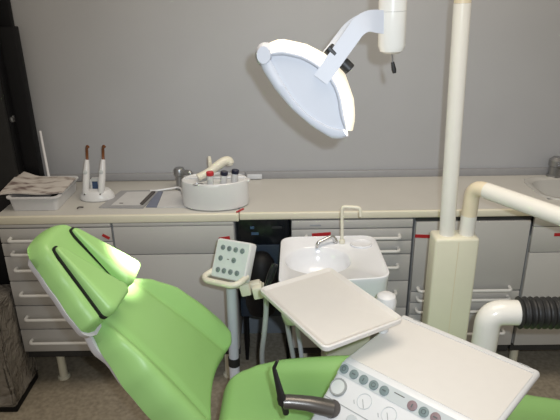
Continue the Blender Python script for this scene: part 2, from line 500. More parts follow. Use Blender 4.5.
# folder and papers
def quad(name, pts, z, h, m, parent=None):
    P = [at(x, y, Z=z) for x, y in pts]; bm = B()
    prism(bm, [(p.x, p.y) for p in P], h, Matrix.Translation((0, 0, z)))
    return obj(name, bm, m, parent)
o = quad('grey_folder', [(99, 208), (121, 191.5), (160, 190.5), (143, 208.5)], WT, .004, 'folder')
tag(o, 'flat grey folder lying on the worktop beside the charging base', 'folder')
o = quad('paper_sheet', [(111, 205.5), (127, 192), (152, 191.5), (140, 205.5)], WT+.0045, .001, 'paper')
tag(o, 'white printed sheet on the grey folder beside the charging base', 'paper')
quad('printed_mark', [(119, 203.5), (119.8, 202.8), (123.5, 202.8), (122.8, 203.5)], WT+.0058, .0003, 'mark', o)
o = quad('black_pen', [(140, 204.5), (152, 192.3), (155.5, 192.3), (143, 204.8)], WT+.0045, .006, 'mark')
tag(o, 'dark slim pen case across the right side of the grey folder', 'pen case')
o = quad('blue_card', [(146, 207.5), (157, 192), (163, 192), (157, 207.5)], WT+.0, .0035, 'bluegrey')
tag(o, 'blue-grey card between the grey folder and the round white unit', 'card')
o = quad('paper_sheet', [(157, 207.8), (163.5, 192), (187, 191.5), (186, 207.5)], WT+.0, .0035, 'paper')
tag(o, 'white sheet tucked under the round white unit', 'paper')

# round white handpiece unit
dc = at(215.5, 207, Z=WT); dc = V((dc.x, 2.196, WT+.003))
R_ = .137
t = thing('handpiece_unit', 'round white drum unit holding coloured vials on the worktop end', 'handpiece unit', dc)
bm = B(); SY = .60
lathe(bm, dc, (0, 0, 1), [(R_*.94, 0), (R_*.985, .004), (R_*1.0, .03), (R_*1.0, .098), (R_*.985, .110), (R_*.95, .113), (R_*.90, .107), (R_*.4, .105), (.001, .105)], 48, sy=SY, cap1=False)
obj('drum', bm, 'white', t)
bm = B(); box(bm, dc.x-R_*.9, dc.x+R_*.92, dc.y+.012, dc.y+.02, WT+.109, WT+.118, bev=.003)
box(bm, dc.x+R_*.95, dc.x+R_*1.05, dc.y-.01, dc.y+.01, WT+.100, WT+.112, bev=.003)
obj('rib', bm, 'white', t)
bm = B(); pts = []
for k in range(25):
    a = 2*math.pi*k/24; pts.append(V((dc.x-.060+.021*math.cos(a), dc.y-.06+.011*math.sin(a), WT+.112)))
tube(bm, pts, .0022, 8, cap=False); obj('metal_ring', bm, 'steel', t)
DT = WT+.1085
bm = B(); tube(bm, smoothpath([(dc.x-.064, dc.y-.02, DT+.018), (dc.x-.02, dc.y+.0, DT+.036), (dc.x+.035, dc.y+.03, DT+.068), (dc.x+.058, dc.y+.04, DT+.068), (dc.x+.062, dc.y+.038, DT+.05)]), [.016]*8+[.018]*8+[.018]*6+[.012]*3, 14)
tag(obj('handpiece', bm, 'cream'), 'cream handpiece lying diagonally across the top of the round white unit', 'handpiece')
bm = B(); q = V((dc.x-.022, dc.y+.062, DT)); tube(bm, [q, q+V((0, 0, .02)), q+V((-.002, 0, .075)), q+V((-.002, 0, .082))], [.010, .009, .0075, .005], 12)
box(bm, q.x-.003, q.x+.003, q.y-.012, q.y-.004, q.z+.03, q.z+.06)
tag(obj('handpiece', bm, 'cream'), 'cream handpiece standing upright at the back of the round white unit', 'handpiece')
def vial(px, py, h, capm, label, lean=0):
    b = V((px, py, DT)); t = thing('vial', label, 'vial', b, 'vials in the round unit')
    d = V((lean, .03, 1)).normalized()
    bm = B(); lathe(bm, b, d, [(.0125, 0), (.0135, .003), (.0135, h-.012), (.012, h-.009)], 18); obj('body', bm, 'vial', t)
    bm = B(); lathe(bm, b+d*(h-.010), d, [(.0145, 0), (.0152, .002), (.0152, .014), (.013, .016)], 18); obj('cap', bm, capm, t)
vial(dc.x-.010, dc.y-.062, .050, 'redcap', 'clear vial with a red cap in the round white unit')
vial(dc.x+.040, dc.y-.052, .048, 'navy', 'navy-capped vial in the round white unit, next to the red-capped one', .12)
vial(dc.x+.082, dc.y-.034, .048, 'navy', 'navy-capped vial in the round white unit, farthest from the red-capped one', .14)
# white lead + grey tap behind it
bm = B(); a = at(157, 190.5, Z=WT+.006); tube(bm, smoothpath([a+V((-.03, .0, 0)), a, a+V((.05, .012, .003)), a+V((.1, .012, .006)), V((dc.x-R_*.98, dc.y+.03, WT+.02))]), .0045, 8)
tag(obj('white_lead', bm, 'white'), 'white lead running across the worktop into the round white unit', 'cable')
q = V((-.445, 2.40, WT))
t = thing('bench_tap', 'small dull-metal tap on the worktop left of the round white unit', 'tap', q)
bm = B(); lathe(bm, q, (0, 0, 1), [(.024, 0), (.024, .006), (.018, .01), (.018, .06), (.024, .066), (.025, .090), (.02, .098)], 18); obj('body', bm, 'steel', t)
bm = B(); tube(bm, bend([q+V((.0, 0, .074)), q+V((.05, -.02, .085)), q+V((.055, -.022, .06))], .012), .011, 12); obj('spout', bm, 'steel', t)
# red tag at the joint, wall strip
a = at(240, 211, Z=WT+.002)
bm = B(); mt = Matrix.Translation(a+V((0, .004, .001))) @ Matrix.Rotation(rad(55), 4, 'Z'); box(bm, -.022, .022, -.004, .004, -.002, .002, mtx=mt)
tag(obj('red_tag', bm, 'red'), 'small red tape tag at the joint of the two worktops', 'tape')
bm = B(); a0 = at(247, 175, Y=WY-.028); a1 = at(262, 175, Y=WY-.028)
box(bm, a0.x, a1.x, WY-.032, WY-.0205, .865, .888, bev=.003)
tag(obj('wall_strip', bm, 'trimw'), 'short pale strip on the wall edge right of the round white unit', 'strip')

# ================================================================== SINK, RIGHT
t = thing('sink', 'white inset sink at the right end of the worktop', 'sink', ((SKX0+SKX1)/2, 2.34, .74))
bm = B()
def sr(o, z, r): return [V((x, y, z)) for x, y in rrect(SKX0-o, SKX1+o, SKY0-o, SKY1+o, r, 8)]
ring_loft(bm, [sr(.018, .8622, .09), sr(.016, .868, .09), sr(.0, .868, .08), sr(-.012, .86, .075), sr(-.03, .78, .07), sr(-.06, .752, .06)], False, True)
M['sinkm'] = mat('sink_ceramic', (.50, .49, .46), .25, noise=.01)
obj('basin', bm, 'sinkm', t)
q = V((1.275, 2.49, .8625))
t = thing('sink_tap', 'dull metal tap behind the inset sink at the right edge', 'tap', q)
bm = B(); lathe(bm, q, (0, 0, 1), [(.034, 0), (.034, .008), (.028, .012), (.028, .05), (.033, .055), (.033, .082), (.018, .095)], 20); obj('body', bm, 'steel', t)
bm = B(); tube(bm, bend([q+V((0, 0, .05)), q+V((.01, -.10, .075)), q+V((.012, -.115, .055))], .02), .011, 12); obj('spout', bm, 'steel', t)
bm = B(); tube(bm, [q+V((0, 0, .078)), q+V((.02, -.045, .1))], [.006, .008], 10); obj('lever', bm, 'chrome', t)

# ================================================================== CHAIR
YAW = rad(-2); REC = rad(53)
cf = V((math.cos(YAW), math.sin(YAW), 0)); cb = V((-math.sin(YAW), math.cos(YAW), 0)); cz = V((0, 0, 1))
bu = -cf*math.cos(REC)+cz*math.sin(REC); bn = cb.cross(bu)*-1
if bn.z < 0: bn = -bn
HP = V((-.17, 1.4, .5))
chair = thing('dental_chair', 'lime green reclining dental chair with white shell in the foreground', 'dental chair', (.35, 1.4, 0))
def interp(tab, x):
    if x <= tab[0][0]: return tab[0][1]
    for (a, p), (b, q) in zip(tab, tab[1:]):
        if x <= b:
            t = (x-a)/(b-a); t = t*t*(3-2*t)*.4+t*.6
            return p+(q-p)*t
    return tab[-1][1]
def sstep(a, b, x):
    t = max(0, min(1, (x-a)/(b-a))); return t*t*(3-2*t)
def pad_mesh(hw, l0, l1, pos, relief, T, er, ns=56, nt=56):
    """cushion over an outline: front relief, rolled edges, flat back"""
    bm = B(); up = []; lo = []
    for j in range(nt+1):
        t = j/nt; t = .5-.5*math.cos(math.pi*t)*(.5)-.5*(.5)*(1-2*t) if True else t
        w = hw(t); ru = []; rl = []
        for i in range(ns+1):
            s = -1+2*i/ns; s = math.sin(s*math.pi/2)*.55+s*.45
            a0, a1 = l0(s*w), l1(s*w); l = a0+t*(a1-a0)
            es = max(0, (abs(s)*w-(w-er))/er); d0 = l-a0; d1 = a1-l
            et = max(0, (er-min(d0, d1))/er); d = min(1, math.hypot(es, et))
            h = relief(s*w, l, t, w)
            drop = (T+h)*(1-math.sqrt(max(0, 1-d*d)))
            edge = i in (0, ns) or j in (0, nt)
            ru.append(bm.verts.new(pos(s*w, l, -T if edge else h-drop)))
            rl.append(ru[-1] if edge else bm.verts.new(pos(s*w, l, -T-.0015)))
        up.append(ru); lo.append(rl)
    for j in range(nt):
        for i in range(ns):
            f = (up[j][i], up[j][i+1], up[j+1][i+1], up[j+1][i]); bm.faces.new(f)
            f2 = (lo[j][i], lo[j+1][i], lo[j+1][i+1], lo[j][i+1])
            try: bm.faces.new(f2)
            except ValueError: pass
    return bm
cen = lambda l: .028-.11*l
bcen = lambda l: .062-.120*l
def bpos(w, l, h): return HP + cb*(w+bcen(l)) + bu*l + bn*h
def bpos0(w, l, h): return HP + cb*(w+cen(l)) + bu*l + bn*h
hwt = [(0, .162), (.02, .197), (.06, .234), (.12, .260), (.22, .268), (.4, .256), (.6, .229), (.78, .184), (.92, .136), (1, .108)]
bhw = lambda t: interp(hwt, t)
def brel(w, l, t, W):
    wc = .115+.060*(1-t)**1.5; a = abs(w)
    h = .034*sstep(wc, wc+.07, a) * (1-.5*sstep(.8, 1, t))
    h -= .007*math.exp(-((a-wc)/.012)**2)
    h += .012*math.sin(math.pi*min(1, t*1.1))*(1-(w/.3)**2)
    return h
bl0 = lambda w: .058*(1-min(1, abs(w)/.2)**2)+.018*min(1, (abs(w)/.2)**2)
obj('backrest', pad_mesh(bhw, bl0, lambda w: .53, bpos, brel, .05, .035), 'green', chair, sharp=60)
shw = lambda t: bhw(t)-.026+.032*sstep(.68, .86, t)
def bpos2(w, l, h): return bpos(w, l, -.0505-.035-h) if False else bpos(w, l, h-.051)
obj('back_shell', pad_mesh(shw, lambda w: bl0(w)-.004, lambda w: .536, lambda w, l, h: bpos(w, l, -.0525-(h+.03)), lambda *a: 0, .03, .022, 32, 32), 'shell', chair, sharp=60)

# headrest
hoff = .030
def hpos(w, l, h): return bpos0(w, l, h+hoff)
hh = [(0, .140), (.05, .162), (.12, .172), (.3, .160), (.6, .127), (.85, .099), (.93, .089), (.975, .076), (1, .062)]
hhw = lambda t: interp(hh, t)
HL0, HL1 = .485, .766
obj('headrest', pad_mesh(hhw, lambda w: HL0+.012*(abs(w)/.18), lambda w: HL1-.012*(w/.09)**2, hpos, lambda w, l, t, W: .004, .045, .03, 40, 40), 'green', chair, sharp=60)
obj('head_shell', pad_mesh(lambda t: hhw(t)+.002, lambda w: HL0-.002, lambda w: HL1-.02, lambda w, l, h: hpos(w, l, -.0475-(h+.022)), lambda *a: 0, .022, .018, 28, 28), 'shell', chair, sharp=60)
def hframe(): 
    m = Matrix((cb, bu, bn)).transposed().to_4x4(); m.translation = HP + bn*hoff
    return m
def padpoly(sg, g=0.0):
    # (w,l) on the headrest: narrow at the top, broad at the bottom, straddling the valley
    k = 1.0 if sg < 0 else .0; q = .007 if g > 0 else 0
    pts = [(.004+q, .512+q), (.012+q, .53), (.043-g, .70), (.050, .718+g), (.066, .718+g), (.075+g, .70), (.132+.012*k+g, .515), (.124+.010*k+g, .500-g+q), (.02+q, .494-g+q)]
    return roundpoly([(sg*w+cen(l), l) for w, l in pts], .012, 4)
for sg in (-1, 1):
    # wedge pad: thickness grows towards the neck
    for nm, g, m_, h0, k in (('pad_gap', .0045, 'seamblk', .0, .012), ('side_pad', -.001, 'green', .009, 1.0)):
        bm = B(); poly = padpoly(sg, g)
        def th(w, l):
            t = (.716-l)/.22
            return .010+.026*t
        b2 = B()
        if nm == 'pad_gap':
            prism(bm, poly, .0085, hframe(), z0=.002)
        else:
            N = len(poly); cx = sum(p[0] for p in poly)/N; cy = sum(p[1] for p in poly)/N
            rings = []
            mt = hframe()
            for ins, zf in ((0, 0), (0, .5), (.04, .72), (.12, .9), (.22, .985), (.36, 1.0)):
                ring = []
                for (x, y) in poly:
                    zz = .0105+(th(x, y))*zf
                    xx = x+(cx-x)*ins; yy = y+(cy-y)*ins*.5
                    ring.append(mt @ V((xx, yy, zz)))
                rings.append(ring)
            ring_loft(bm, rings, True, True)
        obj(nm, bm, m_, chair, sharp=50)
# neck bracket
bm = B(); box(bm, -.05, .05, .44, .60, -.095, -.065, bev=.008, mtx=Matrix((cb, bu, bn)).transposed().to_4x4()); 
for v in bm.verts: v.co += HP + cb*cen(.5)
obj('neck_bracket', bm, 'steel', chair)
# seat
def zdrop(f): return -.17*sstep(.40, 1.15, f) + .0
def spos(w, l, h): return HP + cf*l + cb*w + cz*(h+zdrop(l)-.012)
sht = [(0, .155), (.02, .19), (.05, .225), (.09, .252), (.15, .268), (.3, .288), (.6, .30), (.85, .28), (.95, .25), (1, .19)]
SL0, SL1 = -.035, 1.30
def srel(w, l, t, W): return .02*sstep(.17, .25, abs(w))*sstep(.02, .2, t) 
obj('seat', pad_mesh(lambda t: interp(sht, t), lambda w: SL0, lambda w: SL1, spos, srel, .06, .045, 48, 90), 'green', chair, sharp=60)
obj('seat_shell', pad_mesh(lambda t: interp(sht, t)-.012, lambda w: SL0+.02, lambda w: SL1-.01, lambda w, l, h: spos(w, l, -.0625-(h+.04)), lambda *a: 0, .04, .03, 28, 40), 'shell', chair, sharp=60)
bm = B(); box(bm, .18, .62, 1.24, 1.54, .03, .40, bev=.02); obj('pedestal', bm, 'shell', chair)
bm = B(); prism(bm, rrect(-.05, .85, 1.18, 1.60, .08), .03, Matrix.Identity(4), bev=.006); obj('base_plate', bm, 'shell', chair)

# ================================================================== KEYPAD STAND
KY = 1.76
kTL, kTR, kBL = at(219.5, 238, Y=KY+.05), at(253.5, 243.5, Y=KY-.03), at(210.5, 276, Y=KY-.01)
base = at(234, 358, Y=KY-.0)
kx = (kTR-kTL); kw = kx.length; kyv = (kTL-kBL); kh = kyv.length
km = frame(kBL, kx, kyv)      # x right, y up the panel, z towards the viewer
ks = thing('assistant_keypad', 'white ten-button keypad on a slim post beside the backrest', 'keypad', (base.x, base.y, 0))
bm = B(); prism(bm, rrect(0, kw, 0, kh, .010), .035, km, bev=.004, z0=-.033); obj('panel', bm, 'white', ks)
bm = B(); prism(bm, rrect(.006, kw-.006, .004, kh-.006, .006), .0008, km, z0=.0021); 
M['padface'] = mat('keypad_face', (.58, .64, .63), .4, noise=.02); obj('keypad_face', bm, 'padface', ks)
NB = 0
def button(u, v, r, mtx, parent, m='btn', name='button', z=.003):
    bm = B(); lathe(bm, mtx @ V((u, v, z)), mtx.to_3x3() @ V((0, 0, 1)), [(r, -.001), (r, .0018), (r*.8, .0026)], 18)
    o = obj(name, bm, m, parent)
    bm = B(); c = mtx @ V((u, v, z+.0027)); n = mtx.to_3x3() @ V((0, 0, 1))
    mt = mtx.copy(); mt.translation = c
    global NB
    NB += 1
    if NB % 3 == 0: box(bm, -r*.42, r*.42, -r*.13, r*.13, 0, .0003, mtx=mt)
    elif NB % 3 == 1: box(bm, -r*.12, r*.12, -r*.42, r*.30, 0, .0003, mtx=mt)
    else: tube(bm, [mt @ V((r*.42*math.cos(a*math.pi/8), r*.42*math.sin(a*math.pi/8), .0001)) for a in range(17)], r*.07, 6, cap=False)
    obj('symbol', bm, 'symb', o)
    return o
bu_ = [(.28, .78), (.47, .775), (.66, .77), (.85, .765), (.27, .50), (.66, .50), (.26, .20), (.44, .20), (.63, .20), (.82, .20)]
for u, v in bu_: button((u-.06)*kw, v*kh, .0093, km, ks)
bm = B(); box(bm, .40*kw, .46*kw, .49*kh, .51*kh, .002, .0034, mtx=km); obj('slot_mark', bm, 'mark', ks)
# loop handle below the panel
bm = B()
hp = [km @ V(p) for p in ((-.004, .022, -.016), (-.010, -.004, .022), (.012, -.016, .036), (kw-.022, -.016, .036), (kw-.004, -.004, .022), (kw-.006, .022, -.016))]
tube(bm, bend(hp, .018, 6), .0105, 14); obj('loop_handle', bm, 'cream', ks)
# holder blocks
for (px, py) in ((245.5, 287), (258, 290)):
    c = at(px, py, Y=KY-.03); bm = B()
    mt = Matrix.Translation(c) @ Matrix.Rotation(rad(-12), 4, 'Y')
    box(bm, -.018, .018, -.026, .026, -.024, .022, bev=.006, mtx=mt)
    box(bm, -.026, .012, -.0, .03, .006, .028, bev=.005, mtx=mt)
    obj('holder', bm, 'cream', ks)
bm = B(); a = at(236, 284, Y=KY); b = at(264, 286, Y=KY); box(bm, 0, (b-a).length, -.012, .012, -.012, .010, bev=.004, mtx=frame(a, b-a, (0, 1, 0))); obj('bracket', bm, 'cream', ks)
top = at(231, 284, Y=KY+.005)
bm = B(); tube(bm, [base, top], .0185, 20); obj('post', bm, 'lampw', ks)
bm = B(); d = (base-top).normalized(); tube(bm, [base-d*.004, base+d*.03], .022, 20); obj('collar', bm, 'rubber', ks)
foot = base+d*.03
bm = B(); tube(bm, [foot-d*.003, V((foot.x, foot.y, .02))], .020, 16); obj('lower_post', bm, 'shell', ks)
bm = B(); lathe(bm, (foot.x, foot.y, 0), (0, 0, 1), [(.07, 0), (.07, .012), (.06, .022), (.02, .028)], 28); obj('foot', bm, 'shell', ks)
# black suction handpiece in the holder and hoses
bm = B(); a = at(275, 264, Y=KY-.01); b = at(267, 286, Y=KY-.03)
tube(bm, [a, a*.7+b*.3, a*.3+b*.7, b], [.011, .013, .0125, .010], 14)
tag(obj('suction_handpiece', bm, 'appl'), 'black suction handpiece standing in the holder right of the keypad', 'handpiece')
def hose(name, pts, r, m, label):
    bm = B(); tube(bm, smoothpath(pts, 8), r, 12); return tag(obj(name, bm, m), label, 'hose', 'suction hoses')
hose('suction_hose', [at(266, 294, Y=KY-.03), at(266, 312, Y=KY-.02), at(264, 335, Y=KY-.02), at(262, 356, Y=KY), at(264, 385, Y=KY+.04)], .0095, 'hose', 'pale grey hose hanging straight down below the keypad holders')
hose('suction_hose', [at(286, 313, Y=1.77), at(286.5, 320, Y=1.77), at(289, 335, Y=1.77), at(293, 356, Y=1.77), at(296, 375, Y=1.77)], .009, 'hose', 'grey hose hanging under the left edge of the tray')
hose('suction_hose', [at(297, 314, Y=1.77), at(297, 326, Y=1.77), at(300, 345, Y=1.77), at(302, 360, Y=1.77), at(305, 375, Y=1.77)], .0085, 'lampw', 'whitish hose hanging right of the other hoses under the tray')

# ================================================================== SPITTOON
sp = thing('spittoon', 'white porcelain spittoon bowl with a thin filler tube in front of the drawers', 'spittoon', (.2, 1.85, 0))
SZ = .80
outer = [at(282, 245, Z=SZ), at(290, 238.5, Z=SZ), at(366, 237, Z=SZ), at(377, 244, Z=SZ), at(389.5, 270, Z=SZ), at(384, 280, Z=SZ), at(290, 288, Z=SZ), at(281, 280, Z=SZ)]
pl = roundpoly([(p.x, p.y) for p in (at(281, 237.5, Z=SZ), at(374, 235.5, Z=SZ), at(392, 278, Z=SZ), at(278, 286, Z=SZ))], .05, 8)
cxm = sum(p[0] for p in pl)/len(pl); cym = sum(p[1] for p in pl)/len(pl)
def sring(k, z): return [V((cxm+(x-cxm)*k, cym+(y-cym)*k, z)) for x, y in pl]
bm = B()
# top deck with an elliptical basin: bridge outline ring to basin ring
bc = at(318, 259, Z=SZ); bax, bay = .115, .105
N = len(pl)
def angs(ring):
    return ring
def basin(k, z):
    out = []
    for (x, y) in pl:
        a = math.atan2(y-bc.y, x-bc.x)
        out.append(V((bc.x+math.cos(a)*bax*k, bc.y+math.sin(a)*bay*k, z)))
    return out
# refine outline so the basin ellipse is smooth
def densify(pl, n=4):
    out = []
    for (a, b) in zip(pl, pl[1:]+pl[:1]):
        d = math.hypot(a[0]-b[0], a[1]-b[1]); m_ = max(1, int(d/.012))
        for k in range(m_): out.append((a[0]+(b[0]-a[0])*k/m_, a[1]+(b[1]-a[1])*k/m_))
    return out
pl = densify(pl)
ring_loft(bm, [sring(.40, SZ-.19), sring(.80, SZ-.18), sring(.93, SZ-.165), sring(.965, SZ-.135), sring(.985, SZ-.02), sring(1.0, SZ-.004), sring(.995, SZ+.002), sring(.97, SZ+.004), sring(.94, SZ),
               basin(1.06, SZ-.002), basin(1.0, SZ-.008), basin(.93, SZ-.03), basin(.8, SZ-.06), basin(.55, SZ-.085), basin(.28, SZ-.094), basin(.1, SZ-.095)], True, True)
obj('bowl', bm, 'porcelain', sp, sharp=50)
dpos = at(313, 270, Z=SZ-.09)
bm = B(); lathe(bm, (bc.x-.004, bc.y-.015, SZ-.096), (0, 0, 1), [(.03, 0), (.031, .004), (.026, .006), (.02, .003)], 20); obj('drain', bm, 'drain', sp)
bm = B(); sc_ = at(361, 244.5, Z=SZ)
lathe(bm, (sc_.x, sc_.y, SZ), (0, 0, 1), [(.040, -.002), (.042, .003), (.040, .006), (.034, .002), (.02, .0005)], 28, sy=.8); obj('cup_rest', bm, 'porcelain', sp)
ft = at(342, 243, Z=SZ)
bm = B(); q = V((ft.x, ft.y, SZ))
tz = at(343, 206.5, Y=q.y).z
tube(bm, bend([q, V((q.x-.004, q.y, tz)), V((q.x+.062, q.y-.01, tz-.001)), V((q.x+.064, q.y-.012, tz-.035))], .014, 6), .0062, 12)
lathe(bm, q, (0, 0, 1), [(.011, 0), (.011, .012), (.008, .016)], 16); obj('filler_tube', bm, 'cream', sp)
bm = B(); q2 = at(335.5, 243, Z=SZ); q2.z = SZ
lathe(bm, q2, (0, 0, 1), [(.008, 0), (.008, .012), (.005, .018)], 14)
a = V((q2.x, q2.y, SZ+.008)); tube(bm, bend([a, V((q2.x-.012, q2.y, SZ+.03)), at(318, 243, Z=SZ+.015), at(317, 247, Z=SZ-.002)], .012, 5), [.007]*4+[.008]*6+[.009]*20 if False else .0078, 12)
obj('rinse_spout', bm, 'chrome', sp)
bm = B(); box(bm, .16, .33, 1.76, 1.95, 0, SZ-.185, bev=.02); obj('column', bm, 'creamd', sp)

# ================================================================== POST COLUMN
PY = 1.80
pc = thing('post_column', 'cream column box carrying the tall round post and the bent arm', 'column', (.56, PY, 0))
bA = at(436, 239.5, Y=PY-.045); bB = at(480.5, 239.5, Y=PY-.045)
bm = B(); ztop = bA.z
box(bm, bA.x, bB.x, PY-.045, PY+.04, 0, ztop, bev=.010, seg=3); obj('housing', bm, 'creamd', pc)
bm = B(); xm = at(457, 260, Y=PY-.045).x; box(bm, xm-.0012, xm+.0012, PY-.0456, PY-.0448, .02, ztop-.012); obj('seam', bm, 'pipeb', pc)
pb = at(446.7, 235, Y=PY); pt_ = at(462.5, 3, Y=PY)
pxx = (pb.x+pt_.x)/2
bm = B(); tube(bm, [V((pb.x, PY, ztop-.002)), V((pt_.x, PY, pt_.z))], .0265, 28); obj('post', bm, 'pipe', pc)
pd = (V((pt_.x, PY, pt_.z))-V((pb.x, PY, ztop))).normalized()
bm = B(); e0 = V((pt_.x, PY, pt_.z)); tube(bm, [e0+pd*.0005, e0+pd*.30], .0255, 28); obj('post_sleeve', bm, 'pipeb', pc)
ez = at(469, 186, Y=PY).z
sx_ = at(467.5, 225, Y=PY).x
q0 = V((sx_, PY, ztop-.002)); q1 = V((sx_+.006, PY, ez-.005))
e1 = V((sx_+.003, PY, ez)); far = at(562, 217, Z=ez-.004); dirr = (far-e1).normalized()
path = bend([q0, e1, e1+dirr*.9], .046, 10)
k1 = 1; k2 = 1+11
bm = B(); tube(bm, [q0, q0+(path[1]-q0)*.55], .0268, 24); obj('arm_stub', bm, 'pipe', pc)
bm = B(); tube(bm, [q0+(path[1]-q0)*.5501]+path[1:12]+[path[11]+dirr*.008], .0262, 24); obj('elbow', bm, 'pipeb', pc)
bm = B(); tube(bm, [path[11]+dirr*.0082, path[-1]], .0275, 24); obj('arm', bm, 'pipe', pc)

# ================================================================== LOWER PIPE WITH BLACK SLEEVE
SY_ = 1.42
a0 = at(484, 340, Y=SY_); a1 = at(486, 312.5, Y=SY_); a2 = at(515, 312, Y=SY_)
sa = thing('support_arm', 'white bent pipe with a ribbed black sleeve behind the delivery unit', 'arm', (a0.x, SY_, .4))
d2 = V((1, -.04, 0)).normalized()
bz = at(515, 312, Y=SY_).z
bz = a2.z
c0 = V((a0.x+.004, SY_, bz))
path = bend([V((c0.x-.004, SY_, .60)), c0, c0+d2*.085], .08, 10)
bm = B(); tube(bm, path, .037, 28); obj('pipe', bm, 'pipe', sa)
bm = B(); pts = []; rs = []
L = .42; n = 110
for k in range(n+1):
    x = L*k/n; pts.append(path[-1]+d2*(x-.004)); rs.append(.0435+.0045*math.sin(2*math.pi*x/.0175) if 0 < k < n else .040)
tube(bm, pts, rs, 28); obj('sleeve', bm, 'rubber', sa, sharp=80)
bm = B(); tube(bm, bend([V((c0.x-.004, SY_, .601)), V((c0.x-.004, SY_, .52)), V((c0.x-.05, SY_-.18, .52))], .04), .035, 24); obj('lower_pipe', bm, 'pipe', sa)

# ================================================================== DELIVERY UNIT
UZ = .80
P1, P2, P3, P4 = [at(x, y, Z=UZ) for x, y in ((342.5, 354.5), (405, 315.5), (541.5, 367.5), (493, 438))]
ulen = ((P4-P1).length+(P3-P2).length)/2
ex = ((P4-P1)+(P3-P2)).normalized()          # along the button row
ey = V((ex.y*-1, ex.x, 0));                  # across, away from the panel
if ey.dot(P2-P1) < 0: ey = -ey
uw = ((P2-P1).dot(ey)+(P3-P4).dot(ey))/2
uc = (P1+P2+P3+P4)/4
uo = uc-ex*ulen/2-ey*uw/2                    # near-left corner of the top
um = Matrix((ex, ey, cz)).transposed().to_4x4(); um.translation = uo
du = thing('delivery_unit', 'white dental delivery unit with button row and gauge hovering over the seat', 'delivery unit', (uc.x, uc.y, UZ-.1))
# profile in (across, z): top, then sloping front panel
SL = .20; SA = rad(38)
prof = [(uw, 0), (0, 0), (-SL*math.cos(SA), -SL*math.sin(SA)), (-SL*math.cos(SA)+.012, -SL*math.sin(SA)-.05), (.03, -.085), (uw-.01, -.085)]
bm = B()
pm = Matrix((ey, cz, ex)).transposed().to_4x4(); pm.translation = uo
prism(bm, prof, ulen, pm, bev=.012, seg=4)
umi = um.inverted()
for v in bm.verts:      # end faces lean inwards below the top surface and panel
    q = umi @ v.co; surf = 0 if q.y > 0 else q.y*math.tan(SA); dep = max(0, surf-q.z-.012)
    if q.x > ulen*.5: v.co -= ex*dep*1.15
    else: v.co += ex*dep*.5
obj('body', bm, 'white', du)
# top inlay with a raised rim
bm = B(); prism(bm, rrect(.010, ulen-.010, .012, uw-.030, .010), .0012, um, z0=.0002); obj('top_mat', bm, 'tray', du)
bm = B(); box(bm, .014, ulen-.014, uw-.029, uw-.022, .0002, .0022, mtx=um); obj('top_ridge', bm, 'white', du)
bm = B(); box(bm, ulen*.10, ulen*.16, uw-.013, uw-.009, .0003, .001, mtx=um); obj('maker_mark', bm, 'ring', du)
bm = B(); box(bm, ulen*.865, ulen*.93, uw-.012, uw-.008, .0003, .001, mtx=um); obj('maker_mark', bm, 'ring', du)
# sloping panel frame: x along the row, y up the slope, z outwards
upv = (ey*math.cos(SA)+cz*math.sin(SA)); fn = (-ey*math.sin(SA)+cz*math.cos(SA))
fm = Matrix((ex, upv, fn)).transposed().to_4x4(); fm.translation = uo
def onp(px, py):
    p = at(px, py, plane=(uo, fn)); l = fm.inverted() @ p; return l.x, l.y
b0 = onp(344.6, 369.3); b8 = onp(435.7, 417.5); sy0 = (b0[1]+b8[1])/2
bm = B(); prism(bm, rrect(.004, ulen-.006, sy0-.017, sy0+.017, .004), .0008, fm, z0=.0004); obj('button_strip', bm, 'strip', du)
for i, (px, py, m_) in enumerate([(344.6, 369.3, 'btn'), (354.3, 374.6, 'btn'), (364, 380, 'btn'), (374, 385.4, 'btn'), (384.5, 391, 'btn'), (412.5, 406, 'btnr'), (424, 412.3, 'btn'), (435.7, 418, 'btnr')]):
    u, v = onp(px, py); button(u, v, .0122, fm, du, m_, z=.0022)
u0, v0 = onp(394.5, 392.5); u1, v1 = onp(404.5, 398.3)
bm = B(); box(bm, u0, u1, v0-.001, v0+.001, .001, .0018, mtx=fm); obj('slot_mark', bm, 'mark', du)
u, v = onp(338.5, 387.5)
nrm = fn
bm = B(); lathe(bm, fm @ V((u, v, 0)), nrm, [(.0235, 0), (.0235, .004), (.022, .006), (.0185, .005)], 32); g_ = obj('gauge', bm, 'ring', du)
bm = B(); lathe(bm, fm @ V((u, v, .0050)), nrm, [(.0184, 0), (.0184, .001)], 32); obj('gauge_face', bm, 'face', g_)
# engraved dial outlines with pointers
for px, py in ((364.5, 401.5), (389, 415)):
    u, v = onp(px, py); bm = B(); pts = []
    for k in range(25):
        a = 2*math.pi*k/24; pts.append(fm @ V((u+.019*math.cos(a), v+.019*math.sin(a), .0006)))
    tube(bm, pts, .0009, 6, cap=False); o = obj('dial_outline', bm, 'strip', du)
    bm = B(); mt = fm @ Matrix.Translation((u-.002, v-.004, .0004)) @ Matrix.Rotation(rad(35), 4, 'Z'); box(bm, -.0008, .0008, -.014, .008, 0, .001, mtx=mt); obj('pointer', bm, 'ring', o)
    bm = B(); mt = fm @ Matrix.Translation((u-.024, v-.012, .0004)) @ Matrix.Rotation(rad(35), 4, 'Z'); box(bm, -.0008, .0008, -.006, .004, 0, .001, mtx=mt); obj('tick', bm, 'ring', o)
u0, v0 = onp(321, 392.5); u1, v1 = onp(366, 420)
bm = B(); vv = (v0+v1)/2; box(bm, .004, ulen-.004, vv-.0012, vv+.0012, .0002, .0008, mtx=fm); obj('groove', bm, 'ring', du)
u, v = onp(332, 409); bm = B(); lathe(bm, fm @ V((u, v, 0)), nrm, [(.023, 0), (.024, .002), (.018, .0025)], 28); obj('holder_hole', bm, 'mark', du)
hole = fm @ V((u, v, .002))
u, v = onp(352, 421); bm = B(); lathe(bm, fm @ V((u, v, 0)), nrm, [(.014, 0), (.014, .005), (.012, .007)], 24); obj('knob', bm, 'strip', du)
